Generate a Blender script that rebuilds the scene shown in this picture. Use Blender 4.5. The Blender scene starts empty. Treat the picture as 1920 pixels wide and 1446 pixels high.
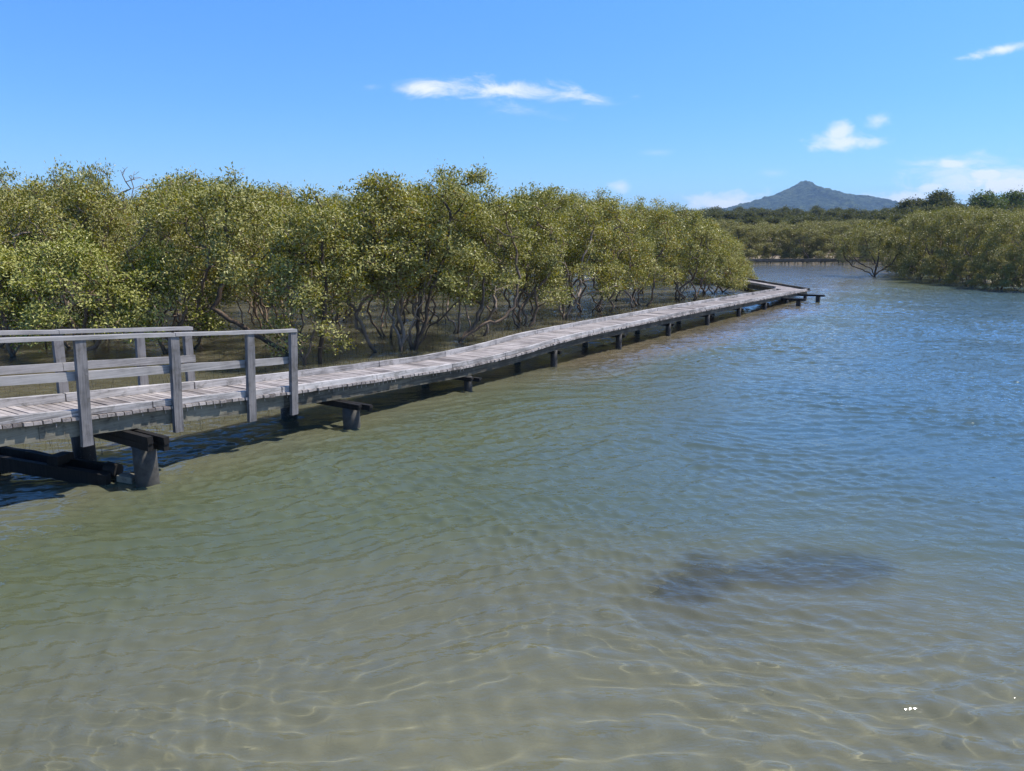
import bpy, math, random
import numpy as np
from mathutils import Vector

rng = np.random.default_rng(7)
S = bpy.context.scene
COL = S.collection

# ------------------------------------------------------------------ camera numbers (a surveyor's view of the place)
F, HORIZON, EYE = 1430.0, 443.0, 3.7
PITCH = math.atan((723 - HORIZON) / F)

def ray(x, y):
    c = ((x - 960) / F, 1.0, -(y - 723) / F)
    cp, sp = math.cos(PITCH), math.sin(PITCH)
    return np.array([c[0], cp * c[1] + sp * c[2], -sp * c[1] + cp * c[2]])

def at(x, y, z=0.0):
    r = ray(x, y)
    return np.array([0, 0, EYE]) + (z - EYE) / r[2] * r

def at_depth(x, y, d):
    r = ray(x, y)
    return np.array([0, 0, EYE]) + d / r[1] * r

# ------------------------------------------------------------------ materials
class N:
    """thin wrapper round a node tree"""
    def __init__(s, tree):
        s.t = tree; tree.nodes.clear()
    def n(s, kind, **kw):
        nd = s.t.nodes.new(kind)
        for k, v in kw.items():
            if k.startswith('i_'):
                key = k[2:]
                key = int(key) if key.isdigit() else key.replace('_', ' ')
                s.put(nd.inputs[key], v)
            else:
                setattr(nd, k, v)
        return nd
    def put(s, sock, v):
        if isinstance(v, bpy.types.NodeSocket):
            s.t.links.new(v, sock)
        elif v is not None:
            sock.default_value = v
    def math(s, op, a, b=None, c=None, clamp=False):
        nd = s.t.nodes.new('ShaderNodeMath'); nd.operation = op; nd.use_clamp = clamp
        s.put(nd.inputs[0], a)
        if b is not None: s.put(nd.inputs[1], b)
        if c is not None: s.put(nd.inputs[2], c)
        return nd.outputs[0]
    def noise(s, vec, scale, detail=3, rough=.55, dist=0.0):
        nd = s.n('ShaderNodeTexNoise', i_Vector=vec, i_Scale=scale, i_Detail=detail, i_Roughness=rough, i_Distortion=dist)
        return nd.outputs['Fac']
    def mapping(s, vec, scale=(1, 1, 1), rot=(0, 0, 0), loc=(0, 0, 0)):
        return s.n('ShaderNodeMapping', i_Vector=vec, i_Scale=scale, i_Rotation=rot, i_Location=loc).outputs[0]
    def ramp(s, fac, stops, interp='LINEAR'):
        nd = s.n('ShaderNodeValToRGB', i_Fac=fac)
        r = nd.color_ramp; r.interpolation = interp
        while len(r.elements) < len(stops): r.elements.new(0.5)
        for e, (p, c) in zip(r.elements, stops):
            e.position = p; e.color = (*c, 1) if len(c) == 3 else c
        return nd.outputs[0]
    def mix(s, fac, a, b, mode='MIX'):
        nd = s.n('ShaderNodeMix', data_type='RGBA', blend_type=mode)
        s.put(nd.inputs[0], fac)
        for i, v in ((6, a), (7, b)):
            s.put(nd.inputs[i], (*v, 1) if isinstance(v, tuple) and len(v) == 3 else v)
        return nd.outputs[2]
    def maprange(s, v, a, b, c=0, d=1, smooth=False):
        nd = s.n('ShaderNodeMapRange', clamp=True)
        if smooth: nd.interpolation_type = 'SMOOTHSTEP'
        s.put(nd.inputs[0], v)
        for i, q in zip((1, 2, 3, 4), (a, b, c, d)): s.put(nd.inputs[i], q)
        return nd.outputs[0]

def material(name):
    m = bpy.data.materials.new(name); m.use_nodes = True
    return m, N(m.node_tree)

def finish(k, shader):
    o = k.n('ShaderNodeOutputMaterial'); k.t.links.new(shader, o.inputs['Surface'])

DECK_ANGLE = math.atan2(.83, .56)      # the walkway's direction over the ground

def wood(name, light, dark, along=True, rough=.85, stain=None, contrast=1.0):
    m, k = material(name)
    pos = k.n('ShaderNodeNewGeometry').outputs['Position']
    rot = k.n('ShaderNodeVectorRotate', rotation_type='Z_AXIS', i_Vector=pos, i_Angle=-DECK_ANGLE).outputs[0]
    sc = (1.2, 34, 34) if along else (34, 1.2, 34)
    if along is None: sc = (34, 34, 1.4)
    grain = k.noise(k.mapping(rot, sc), 1.0, 5, .65, .6)
    blotch = k.noise(pos, 2.2, 4, .6)
    tone = k.n('ShaderNodeAttribute', attribute_name='tone').outputs['Fac']
    f = k.math('ADD', k.math('MULTIPLY', k.math('SUBTRACT', grain, .5), 1.5 * contrast), k.math('MULTIPLY', k.math('SUBTRACT', blotch, .5), 1.3))
    f = k.math('ADD', f, tone, clamp=True)
    col = k.ramp(f, [(0.0, dark), (.55, tuple((a + b * 2) / 3 for a, b in zip(dark, light))), (1.0, light)])
    if stain:
        st = k.maprange(k.noise(pos, 5.0, 6, .7, .4), .52, .66)
        col = k.mix(k.math('MULTIPLY', st, .7), col, stain)
    bump = k.n('ShaderNodeBump', i_Height=grain, i_Strength=.5, i_Distance=.006)
    p = k.n('ShaderNodeBsdfPrincipled', i_Roughness=rough)
    p.inputs['Specular IOR Level'].default_value = .25
    k.put(p.inputs['Base Color'], col); k.put(p.inputs['Normal'], bump.outputs[0])
    finish(k, p.outputs[0])
    return m

M = {}
M['plank'] = wood('weathered_planks', (.385, .342, .315), (.115, .098, .088), along=False, stain=(.20, .17, .165))
M['kerb'] = wood('weathered_kerb', (.46, .43, .41), (.11, .10, .095), stain=(.13, .12, .105), contrast=1.3)
M['rail'] = wood('weathered_rail', (.33, .31, .295), (.085, .08, .077), stain=(.24, .225, .205))
M['post'] = wood('weathered_post', (.225, .21, .205), (.052, .05, .05), along=None, stain=(.08, .072, .06))
M['bearer'] = wood('damp_bearer', (.20, .185, .14), (.045, .04, .03), stain=(.035, .03, .024))
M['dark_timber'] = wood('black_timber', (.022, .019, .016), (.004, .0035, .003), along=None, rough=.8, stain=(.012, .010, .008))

def concrete_mat():
    m, k = material('stained_concrete')
    pos = k.n('ShaderNodeNewGeometry').outputs['Position']
    z = k.n('ShaderNodeSeparateXYZ', i_Vector=pos).outputs[2]
    n = k.noise(pos, 9, 6, .65)
    band = k.maprange(k.math('ADD', z, k.math('MULTIPLY', n, .12)), .14, .08)     # wet growth at the water line
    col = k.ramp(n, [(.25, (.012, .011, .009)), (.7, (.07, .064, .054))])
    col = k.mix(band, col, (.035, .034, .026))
    p = k.n('ShaderNodeBsdfPrincipled', i_Roughness=.85)
    k.put(p.inputs['Base Color'], col)
    k.put(p.inputs['Normal'], k.n('ShaderNodeBump', i_Height=k.noise(pos, 40, 4), i_Strength=.4, i_Distance=.01).outputs[0])
    finish(k, p.outputs[0]); return m
M['concrete'] = concrete_mat()

def pile_mat():
    m, k = material('pile_timber')
    pos = k.n('ShaderNodeNewGeometry').outputs['Position']
    z = k.n('ShaderNodeSeparateXYZ', i_Vector=pos).outputs[2]
    n = k.noise(k.mapping(pos, (30, 30, 4)), 1.0, 5, .65)
    col = k.ramp(n, [(.3, (.007, .006, .005)), (.75, (.034, .029, .024))])
    shell = k.n('ShaderNodeTexVoronoi', i_Vector=pos, i_Scale=38).outputs['Distance']
    band = k.math('MULTIPLY', k.maprange(k.math('ADD', z, k.math('MULTIPLY', k.noise(pos, 12, 3), .2)), .40, .16), k.maprange(shell, .36, .20))
    col = k.mix(k.math('MULTIPLY', band, k.maprange(k.noise(pos, 18, 3), .42, .6)), col, (.19, .175, .15))      # oyster shells below the high-water mark
    p = k.n('ShaderNodeBsdfPrincipled', i_Roughness=.7)
    k.put(p.inputs['Base Color'], col)
    k.put(p.inputs['Normal'], k.n('ShaderNodeBump', i_Height=k.math('ADD', n, band), i_Strength=.6, i_Distance=.015).outputs[0])
    finish(k, p.outputs[0]); return m
M['pile'] = pile_mat()

def bark_mat(name, light, dark):
    m, k = material(name)
    pos = k.n('ShaderNodeTexCoord').outputs['Object']
    n = k.noise(k.mapping(pos, (9, 9, 2.5)), 1.0, 5, .65, .5)
    b = k.noise(pos, 2.0, 3, .6)
    f = k.math('ADD', k.math('MULTIPLY', n, .65), k.math('MULTIPLY', b, .45))
    z = k.n('ShaderNodeSeparateXYZ', i_Vector=k.n('ShaderNodeNewGeometry').outputs['Position']).outputs[2]
    col = k.ramp(f, [(.32, dark), (.72, light)])
    tide = k.maprange(k.math('ADD', z, k.math('MULTIPLY', n, .3)), .40, .18)      # tide-mark left on the bark
    col = k.mix(k.math('MULTIPLY', tide, .75), col, (.055, .042, .028))
    p = k.n('ShaderNodeBsdfPrincipled', i_Roughness=.85)
    p.inputs['Specular IOR Level'].default_value = .2
    k.put(p.inputs['Base Color'], col)
    k.put(p.inputs['Normal'], k.n('ShaderNodeBump', i_Height=n, i_Strength=.7, i_Distance=.02).outputs[0])
    finish(k, p.outputs[0]); return m
M['bark'] = bark_mat('mangrove_bark', (.27, .195, .135), (.055, .038, .026))
M['bark_dark'] = bark_mat('dark_bark', (.13, .092, .062), (.022, .016, .011))
M['bark_grey'] = bark_mat('grey_bark', (.36, .28, .21), (.11, .08, .058))

def leaf_mat(name, ramp, under, rough=.36, spec=.22, transl=.28):
    m, k = material(name)
    tone = k.n('ShaderNodeAttribute', attribute_name='tone').outputs['Fac']
    rnd = k.n('ShaderNodeObjectInfo').outputs['Random']
    f = k.math('ADD', tone, k.math('MULTIPLY', k.math('SUBTRACT', rnd, .5), .26), clamp=True)
    col = k.ramp(f, ramp)
    back = k.n('ShaderNodeNewGeometry').outputs['Backfacing']
    col2 = k.mix(back, col, under)
    p = k.n('ShaderNodeBsdfPrincipled', i_Roughness=rough)
    p.inputs['Specular IOR Level'].default_value = spec
    k.put(p.inputs['Base Color'], col2)
    t = k.n('ShaderNodeBsdfTranslucent')
    k.put(t.inputs['Color'], k.mix(.5, col, (.30, .30, .02)))
    mx = k.n('ShaderNodeMixShader', i_0=transl)
    k.t.links.new(p.outputs[0], mx.inputs[1]); k.t.links.new(t.outputs[0], mx.inputs[2])
    finish(k, mx.outputs[0]); return m
M['leaf'] = leaf_mat('mangrove_leaves', [(.0, (.030, .040, .004)), (.3, (.112, .116, .007)), (.62, (.245, .222, .012)), (.88, (.50, .41, .035)), (1., (.50, .23, .02))], (.34, .32, .11))
M['leaf_bright'] = leaf_mat('fresh_mangrove_leaves', [(.0, (.036, .055, .004)), (.35, (.135, .165, .008)), (.72, (.29, .30, .013)), (1., (.50, .43, .025))], (.38, .37, .11))
M['leaf_far'] = leaf_mat('bank_mangrove_leaves', [(.0, (.05, .055, .008)), (.4, (.145, .135, .018)), (.8, (.25, .215, .03)), (1., (.34, .25, .04))], (.29, .26, .10))
M['leaf_forest'] = leaf_mat('dark_forest_leaves', [(.0, (.05, .058, .010)), (.5, (.135, .140, .026)), (1., (.26, .215, .045))], (.07, .075, .04), spec=.1, rough=.6, transl=.15)
M['leaf_green'] = leaf_mat('green_forest_leaves', [(.0, (.045, .09, .008)), (.5, (.14, .22, .018)), (1., (.27, .32, .035))], (.08, .10, .04), spec=.15, rough=.5, transl=.15)

# ------------------------------------------------------------------ mesh helpers
class MB:
    """collects boxes, tubes and cards; build() links them as ONE mesh object"""
    def __init__(s):
        s.v = []; s.f = []; s.t = []; s.nv = 0; s.smooth = False
    def add(s, verts, faces, tone=.5):
        verts = np.asarray(verts, float)
        s.v.append(verts)
        for f in faces: s.f.append([i + s.nv for i in f]); s.t.append(tone)
        s.nv += len(verts)
    def box(s, c, ax, ay, az, tone=.5, jit=0.0):
        """c centre, ax ay az half-extent vectors"""
        c, ax, ay, az = (np.asarray(q, float) for q in (c, ax, ay, az))
        vs = [c + i * ax + j * ay + k * az for k in (-1, 1) for j in (-1, 1) for i in (-1, 1)]
        if jit: vs = [q + rng.normal(0, jit, 3) for q in vs]
        s.add(vs, [(0, 2, 3, 1), (4, 5, 7, 6), (0, 1, 5, 4), (2, 6, 7, 3), (0, 4, 6, 2), (1, 3, 7, 5)], tone)
    def beam(s, a, b, side, up, w, h, tone=.5, n=1, jit=0.0):
        """bar from a to b, w wide along side, h tall along up, in n lengths with slightly uneven edges"""
        a, b, side, up = (np.asarray(q, float) for q in (a, b, side, up))
        rings = []
        for i in range(n + 1):
            p = a + (b - a) * i / n
            r = [p + side * w / 2 * sx + up * h / 2 * sz for sx, sz in ((-1, -1), (1, -1), (1, 1), (-1, 1))]
            if jit: r = [q + rng.normal(0, jit, 3) for q in r]
            rings += r
        fs = [(0, 3, 2, 1), tuple(4 * n + i for i in (0, 1, 2, 3))]
        for i in range(n):
            o = 4 * i
            for j in range(4):
                fs.append((o + j, o + (j + 1) % 4, o + 4 + (j + 1) % 4, o + 4 + j))
        s.add(rings, fs, tone)
    def tube(s, pts, rad, sides=6, tone=.5, cap=True):
        pts = np.asarray(pts, float); n = len(pts)
        tan = np.gradient(pts, axis=0); tan /= np.linalg.norm(tan, axis=1)[:, None] + 1e-9
        u = np.cross(tan[0], (.3, .2, 1) if abs(tan[0][2]) < .9 else (1, .2, 0)); u /= np.linalg.norm(u)
        vs = []
        ang = np.arange(sides) * 2 * math.pi / sides
        for i in range(n):
            u = u - tan[i] * (u @ tan[i]); u /= np.linalg.norm(u) + 1e-9
            w = np.cross(tan[i], u)
            vs.append(pts[i] + rad[i] * (np.cos(ang)[:, None] * u + np.sin(ang)[:, None] * w))
        fs = []
        for i in range(n - 1):
            for j in range(sides):
                fs.append((i * sides + j, i * sides + (j + 1) % sides, (i + 1) * sides + (j + 1) % sides, (i + 1) * sides + j))
        if cap:
            fs.append(tuple(range(sides))[::-1]); fs.append(tuple((n - 1) * sides + j for j in range(sides)))
        s.add(np.concatenate(vs), fs, tone)
    def build(s, name, mat, parent=None, loc=None):
        me = bpy.data.meshes.new(name)
        v = np.concatenate(s.v).astype(np.float32)
        me.vertices.add(len(v)); me.vertices.foreach_set('co', v.ravel())
        ln = np.array([len(f) for f in s.f], np.int32)
        flat = np.concatenate([np.asarray(f, np.int32) for f in s.f])
        fill(me, flat, ln, np.asarray(s.t, np.float32), s.smooth)
        return link(name, me, mat, parent, loc)

def fill(me, flat, ln, tone, smooth=False):
    me.loops.add(len(flat)); me.loops.foreach_set('vertex_index', flat)
    me.polygons.add(len(ln))
    st = np.concatenate([[0], np.cumsum(ln)[:-1]]).astype(np.int32)
    me.polygons.foreach_set('loop_start', st)
    me.polygons.foreach_set('use_smooth', np.full(len(ln), smooth, bool))
    me.update(calc_edges=True); me.validate()
    a = me.attributes.new('tone', 'FLOAT', 'FACE')
    if len(a.data) == len(tone): a.data.foreach_set('value', tone)

def link(name, me, mat, parent=None, loc=None):
    if mat is not None: me.materials.append(mat)
    o = bpy.data.objects.new(name, me); COL.objects.link(o)
    if parent: o.parent = parent
    if loc is not None: o.location = loc
    return o

def empty(name, loc=(0, 0, 0), rz=0.0):
    o = bpy.data.objects.new(name, None); COL.objects.link(o)
    o.location = loc; o.rotation_euler.z = rz; o.empty_display_size = .2
    return o

def tag(o, label=None, cat=None, group=None, kind=None):
    if label: o['label'] = label
    if cat: o['category'] = cat
    if group: o['group'] = group
    if kind: o['kind'] = kind
    return o

def copy_tree(root, loc, rz, scale):
    r = root.copy(); COL.objects.link(r)
    r.location = loc; r.rotation_euler = (0, 0, rz); r.scale = scale
    for ch in root.children:
        c = ch.copy(); COL.objects.link(c); c.parent = r
    return r

# ------------------------------------------------------------------ the walkway's line
DIR = np.array([.56, .83, 0]); DIR /= np.linalg.norm(DIR)
OUT = np.array([DIR[1], -DIR[0], 0])                      # towards the open channel
A0 = np.array([-6.16, 10.68, 0])                          # edge of the deck at the first post
UP = np.array([0, 0, 1.0])
W = 1.44
PROF_S = .954 * np.array([-9, -4, -1.1, 0, 1.5, 3.0, 3.9, 6.5, 7.0, 9.4, 11.8, 14.2, 16.5, 26.4, 36.4, 45.1])
PROF_Z = EYE - .954 * (EYE - np.array([1.55, 1.42, 1.24, 1.14, 1.04, .92, .86, .715, .70, .575, .585, .69, .705, .66, .55, .45]))

def zprof(s):
    """height of the top of the kerb along the walkway, smoothed"""
    d = np.array([-.6, -.3, 0, .3, .6])
    return float(np.mean(np.interp(s + d, PROF_S, PROF_Z)))

def edge(s, off=0.0, dz=0.0):
    p = A0 + DIR * s + OUT * off
    return np.array([p[0], p[1], zprof(s) + dz])

S_END = 43.0

def bdepth(s):
    """depth of the bearers: heavier on the ramp"""
    return float(np.interp(s, [6, 12], [.25, .19]))

def deck_uv(x, y):
    dx, dy = x - A0[0], y - A0[1]
    return dx * DIR[0] + dy * DIR[1], dx * OUT[0] + dy * OUT[1]

# ------------------------------------------------------------------ riverbed and water
def sstep(a, b, x):
    t = np.clip((x - a) / (b - a), 0, 1); return t * t * (3 - 2 * t)

_wob = [(rng.uniform(.05, .5), rng.uniform(0, 6.28), rng.uniform(0, 6.28)) for _ in range(14)]
def wob(x, y):
    r = 0
    for f, p, a in _wob: r = r + np.sin((x * math.cos(a) + y * math.sin(a)) * f * 2 + p) * (.25 / (f * 2 + .4))
    return r * .35

def bank_line(y):
    """x of the foot of the right-hand bank"""
    return np.interp(y, [20, 45, 50, 60, 66, 75, 95, 112, 400], [60, 36, 33, 30.5, 33, 40, 48, 55, 60])

def bed_height(x, y):
    s, u = deck_uv(x, y)
    dist = np.hypot(x, y)
    deep = -(.30 + 1.1 * sstep(5.5, 12.5, dist - .12 * x))
    deep = np.where(x > 3, np.maximum(deep, -1.0), deep)
    t = sstep(-2.2, 3.6, u)
    t = np.where(s > 14, sstep(-1.5, 3.0 , u), t)
    h = -.2 * (1 - t) + deep * t
    h = h + wob(x, y) * .10
    shoal = sstep(9, 15, s) * (1 - sstep(36, 44, s)) * sstep(-1.5, -.5, u) * (1 - sstep(1.6, 2.9, u + .4 * np.sin(s * .5)))
    h = h * (1 - shoal) - .10 * shoal
    land = sstep(116, 132, y) * 1.2 + sstep(2.0, 9, x - bank_line(y)) * .7 * (y > 20) + sstep(-62, -80, x) * 1.0
    far = sstep(160, 420, y) * 4
    return h * (1 - np.clip(land, 0, 1)) + np.clip(land, 0, 1.2) * .6 + far

def weed_base(x, y):
    hh = np.full(x.shape, -9.0)
    for (px, py, sx, sy) in ((1270, 1098, .34, .26), (1325, 1064, .30, .34), (1420, 1068, .42, .24), (1530, 1062, .55, .36), (1470, 1078, .4, .22), (1600, 1056, .4, .26)):
        P = at(px + 6, py + 26, -.14)
        hh = np.maximum(hh, 1 - ((x - P[0]) / sx) ** 2 - ((y - P[1]) / (sy * 1.35)) ** 2)
    return hh

def weed_cover(x, y):
    nz = sum(np.sin(x * f * math.cos(a_) + y * f * math.sin(a_) + q) / (1 + .12 * f) for f, a_, q in ((5, .3, 1), (9, 1.4, 2), (14, 2.2, .3), (21, .9, 4), (30, 2.7, 1), (43, .1, 2)))
    return weed_base(x, y) + nz * .40

def weed_rise(x, y):
    return sstep(-1.6, .8, weed_base(x, y)) * np.clip(-bed_height(x, y) - .20, .06, 2)

def grid(xs, ys, fz):
    X, Y = np.meshgrid(xs, ys)
    Z = fz(X, Y)
    v = np.stack([X, Y, Z], -1).reshape(-1, 3).astype(np.float32)
    nx, ny = len(xs), len(ys)
    i = np.arange((nx - 1) * (ny - 1)); r, c = i // (nx - 1), i % (nx - 1)
    a = r * nx + c
    return v, np.stack([a, a + 1, a + nx + 1, a + nx], 1).astype(np.int32)

def grid_mesh(name, v, q, mat, smooth=True):
    me = bpy.data.meshes.new(name)
    me.vertices.add(len(v)); me.vertices.foreach_set('co', v.ravel())
    fill(me, q.ravel(), np.full(len(q), 4, np.int32), np.full(len(q), .5, np.float32), smooth)
    return link(name, me, mat)

def spaced(a, b, fine_a, fine_b, step, grow):
    mid = list(np.arange(fine_a, fine_b + step, step))
    hi = [mid[-1]]; st = step
    while hi[-1] < b: st *= grow; hi.append(hi[-1] + st)
    lo = [mid[0]]; st = step
    while lo[-1] > a: st *= grow; lo.append(lo[-1] - st)
    return np.array(lo[1:][::-1] + mid + hi[1:])

def bed_mat():
    m, k = material('sandy_mud')
    pos = k.n('ShaderNodeNewGeometry').outputs['Position']
    big = k.noise(pos, .35, 4, .6)
    fine = k.noise(pos, 6, 5, .65)
    f = k.math('ADD', k.math('MULTIPLY', big, .7), k.math('MULTIPLY', fine, .35))
    mud = k.n('ShaderNodeAttribute', attribute_name='mud').outputs['Fac']
    sand = k.ramp(f, [(.3, (.27, .24, .16)), (.75, (.58, .52, .36))])
    silt = k.ramp(f, [(.3, (.12, .088, .056)), (.75, (.26, .20, .13))])
    p = k.n('ShaderNodeBsdfPrincipled', i_Roughness=.9)
    k.put(p.inputs['Base Color'], k.mix(mud, sand, silt))
    rip = k.noise(k.mapping(pos, (1.2, 3.2, 1), (0, 0, .5)), 2.2, 3, .5, 1.2)
    k.put(p.inputs['Normal'], k.n('ShaderNodeBump', i_Height=rip, i_Strength=.6, i_Distance=.08).outputs[0])
    finish(k, p.outputs[0]); return m

xs = spaced(-4200, 4200, -30, 40, .5, 1.22); ys = spaced(-300, 5200, -4, 60, .5, 1.2)
v, q = grid(xs, ys, bed_height)
bed = grid_mesh('riverbed', v, q, bed_mat())
s_, u_ = deck_uv(v[:, 0], v[:, 1])
mud = np.clip(1 - sstep(.5, 4.5, u_) + sstep(60, 110, v[:, 1]), 0, 1)
a = bed.data.attributes.new('mud', 'FLOAT', 'POINT'); a.data.foreach_set('value', mud.astype(np.float32))
tag(bed, 'sandy river bed and muddy tidal flat under the shallow water', None, None, 'structure')

def water_mat():
    m, k = material('estuary_water')
    pos = k.n('ShaderNodeNewGeometry').outputs['Position']
    depth = k.n('ShaderNodeAttribute', attribute_name='depth').outputs['Fac']
    calm = k.n('ShaderNodeAttribute', attribute_name='calm').outputs['Fac']
    warp = k.n('ShaderNodeTexNoise', i_Vector=pos, i_Scale=.5, i_Detail=2).outputs['Color']
    wp = k.n('ShaderNodeVectorMath', operation='MULTIPLY_ADD')
    k.put(wp.inputs[0], warp); wp.inputs[1].default_value = (1.1, 1.1, 0); k.put(wp.inputs[2], pos)
    wp = wp.outputs[0]
    def waves(vec, rz, sx, sy, detail, rough, dist):
        return k.noise(k.mapping(vec, (sx, sy, 1), (0, 0, rz)), 1.0, detail, rough, dist)
    patch = k.maprange(k.noise(k.mapping(pos, (.10, .16, 1)), 1.0, 3, .5), .32, .68, .45, 1.25)
    far = k.n('ShaderNodeAttribute', attribute_name='far').outputs['Fac']
    h1 = waves(wp, .12, .42, 1.15, 1, .4, .3)        # long low ridges lying across the view
    h2 = waves(wp, -.18, 1.9, 4.6, 2, .5, .5)        # ripples
    h3 = waves(wp, .35, 5.0, 10.5, 2, .5, .3)         # fine chop
    h4 = waves(pos, -.5, 9, 15, 1, .5, 0)
    hs = k.math('MULTIPLY', k.math('ADD', k.math('MULTIPLY', h1, .085), k.math('MULTIPLY', h2, .085)), far)
    hs = k.math('ADD', hs, k.math('MULTIPLY', k.math('MULTIPLY', k.math('MULTIPLY', h3, .027), patch), k.math('MULTIPLY_ADD', far, .9, .6)))
    hs = k.math('ADD', hs, k.math('MULTIPLY', k.math('MULTIPLY', h4, .006), patch))
    hs = k.math('MULTIPLY', hs, calm)
    bump = k.n('ShaderNodeBump', i_Height=hs, i_Strength=1.0, i_Distance=1.0).outputs[0]
    # light lost in the water on its way to the bed and back
    def beer(c): return k.math('POWER', math.e, k.math('MULTIPLY', depth, -c))
    tint = k.n('ShaderNodeCombineColor')
    for i, c in enumerate((.36, .26, .48)): k.put(tint.inputs[i], beer(c))
    tr = k.n('ShaderNodeBsdfRefraction', i_IOR=1.333, i_Roughness=0.0); k.put(tr.inputs[0], tint.outputs[0])
    cloud = k.math('SUBTRACT', 1.0, k.math('POWER', math.e, k.math('MULTIPLY', k.math('ADD', depth, k.math('MULTIPLY', k.math('SUBTRACT', k.noise(pos, .4, 3), .5), .25)), -2.6)), clamp=True)
    # olive silt along the walkway, blue of the sky's reflection painted in out in the channel
    sky_blue = k.n('ShaderNodeAttribute', attribute_name='channel').outputs['Fac']
    sky_blue = k.math('ADD', sky_blue, k.math('MULTIPLY', k.math('SUBTRACT', k.noise(k.mapping(pos, (.16, .3, 1)), 1.0, 4, .6), .5), .9), clamp=True)
    silt = k.n('ShaderNodeBsdfDiffuse'); k.put(silt.inputs[0], k.mix(sky_blue, k.mix(k.n('ShaderNodeAttribute', attribute_name='deep').outputs['Fac'], (.122, .120, .076), (.074, .085, .044)), (.048, .082, .092)))
    body = k.n('ShaderNodeMixShader', i_0=cloud)
    k.t.links.new(tr.outputs[0], body.inputs[1]); k.t.links.new(silt.outputs[0], body.inputs[2])
    gl = k.n('ShaderNodeBsdfGlossy', i_Roughness=.045, i_Normal=bump)
    gl.inputs['Color'].default_value = (1, 1, 1, 1)
    fr = k.n('ShaderNodeFresnel', i_IOR=1.333, i_Normal=bump).outputs[0]
    mx = k.n('ShaderNodeMixShader', i_0=fr)
    k.t.links.new(body.outputs[0], mx.inputs[1]); k.t.links.new(gl.outputs[0], mx.inputs[2])
    finish(k, mx.outputs[0]); return m

def rows(a, b, y0, y1):
    mid = [y0]
    while mid[-1] < y1: mid.append(mid[-1] + .024 + .0015 * mid[-1])
    hi = [mid[-1]]; st = mid[-1] - mid[-2]
    while hi[-1] < b: st *= 1.12; hi.append(hi[-1] + st)
    lo = [y0]; st = .03
    while lo[-1] > a: st *= 1.15; lo.append(lo[-1] - st)
    return np.array(lo[1:][::-1] + mid + hi[1:])
yr = rows(-120, 230, 2.6, 70)
xc = spaced(-150, 150, -1.05, 1.05, .0031, 1.08)          # finer near the viewer's side of the inlet, coarser outwards
C_, Y_ = np.meshgrid(xc, yr)
X_ = C_ * np.maximum(Y_, 3.0)
SP_ = np.maximum(.0028, np.gradient(xc)[None, :]) * np.maximum(Y_, 3.0)
def waves(X, Y):
    """a short wind sea: many small wave trains, heaped a little towards their crests"""
    r = np.random.default_rng(29)
    dx_, dy_, h_ = np.zeros(X.shape), np.zeros(X.shape), np.zeros(X.shape)
    sp = SP_ * .92 + .010
    wx = X + .5 * np.sin(.31 * X + .52 * Y) + .35 * np.sin(.9 * Y - .5 * X + 2) ; wy = Y + .45 * np.sin(.43 * X - .2 * Y + 1) + .25 * np.sin(1.1 * X + .6 * Y)
    gust = np.clip(1.0 + .30 * np.sin(.33 * X + .21 * Y + .5) + .28 * np.sin(.17 * X - .55 * Y + 2.2) + .22 * np.sin(.8 * X + .9 * Y), .35, 1.7)
    for n in range(84):
        lam = .15 * (1.5 / .15) ** ((n + r.random()) / 84)
        th = math.pi / 2 + .16 + r.normal(0, .42 + .12 * (lam < .5))
        kx, ky = math.cos(th), math.sin(th); kk = 2 * math.pi / lam
        sl = .0225 * (1.55 if lam < .5 else .48)
        am = sl / kk * sstep(1.4, 2.8, lam / sp)
        ph = kk * (kx * wx + ky * wy) + r.uniform(0, 6.28)
        g = gust if lam < .7 else 1.0
        c = am * g * np.cos(ph); h_ += c
        s = .8 * am * g * np.sin(ph); dx_ -= s * kx; dy_ -= s * ky
    return dx_, dy_, h_
wdx, wdy, wh = waves(X_, Y_)
s_, u_ = deck_uv(X_, Y_)
cm = .5 + .5 * sstep(-3.5, 2.0, u_)
v = np.stack([X_ + wdx * cm, Y_ + wdy * cm, wh * cm], -1).reshape(-1, 3).astype(np.float32)
nx, ny = len(xc), len(yr); i = np.arange((nx - 1) * (ny - 1)); rr, c = i // (nx - 1), i % (nx - 1); a = rr * nx + c
water = grid_mesh('water', v, np.stack([a, a + 1, a + nx + 1, a + nx], 1).astype(np.int32), water_mat())
far_ = sstep(12, 45, np.hypot(X_, Y_)).ravel() + sstep(.05, .20, SP_).ravel() * (np.abs(C_) > 1.0).ravel()
a = water.data.attributes.new('far', 'FLOAT', 'POINT'); a.data.foreach_set('value', np.clip(far_, 0, 1).astype(np.float32))
dep = np.clip(-bed_height(v[:, 0], v[:, 1]) - weed_rise(v[:, 0], v[:, 1]), .04, 3)
s_, u_ = deck_uv(v[:, 0], v[:, 1])
calm = .6 + .4 * sstep(-3.5, 2.5, u_)
a = water.data.attributes.new('depth', 'FLOAT', 'POINT'); a.data.foreach_set('value', dep.astype(np.float32))
dpw = sstep(.34, 1.15, -bed_height(v[:, 0], v[:, 1]))
a = water.data.attributes.new('deep', 'FLOAT', 'POINT'); a.data.foreach_set('value', dpw.astype(np.float32))
sky_blue_zone = sstep(2.5, 9, u_) * sstep(7.5, 15, np.hypot(v[:, 0], v[:, 1]))
a = water.data.attributes.new('channel', 'FLOAT', 'POINT'); a.data.foreach_set('value', sky_blue_zone.astype(np.float32))
a = water.data.attributes.new('calm', 'FLOAT', 'POINT'); a.data.foreach_set('value', calm.astype(np.float32))
tag(water, 'rippled shallow estuary water, green and blue', None, None, 'structure')

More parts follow.
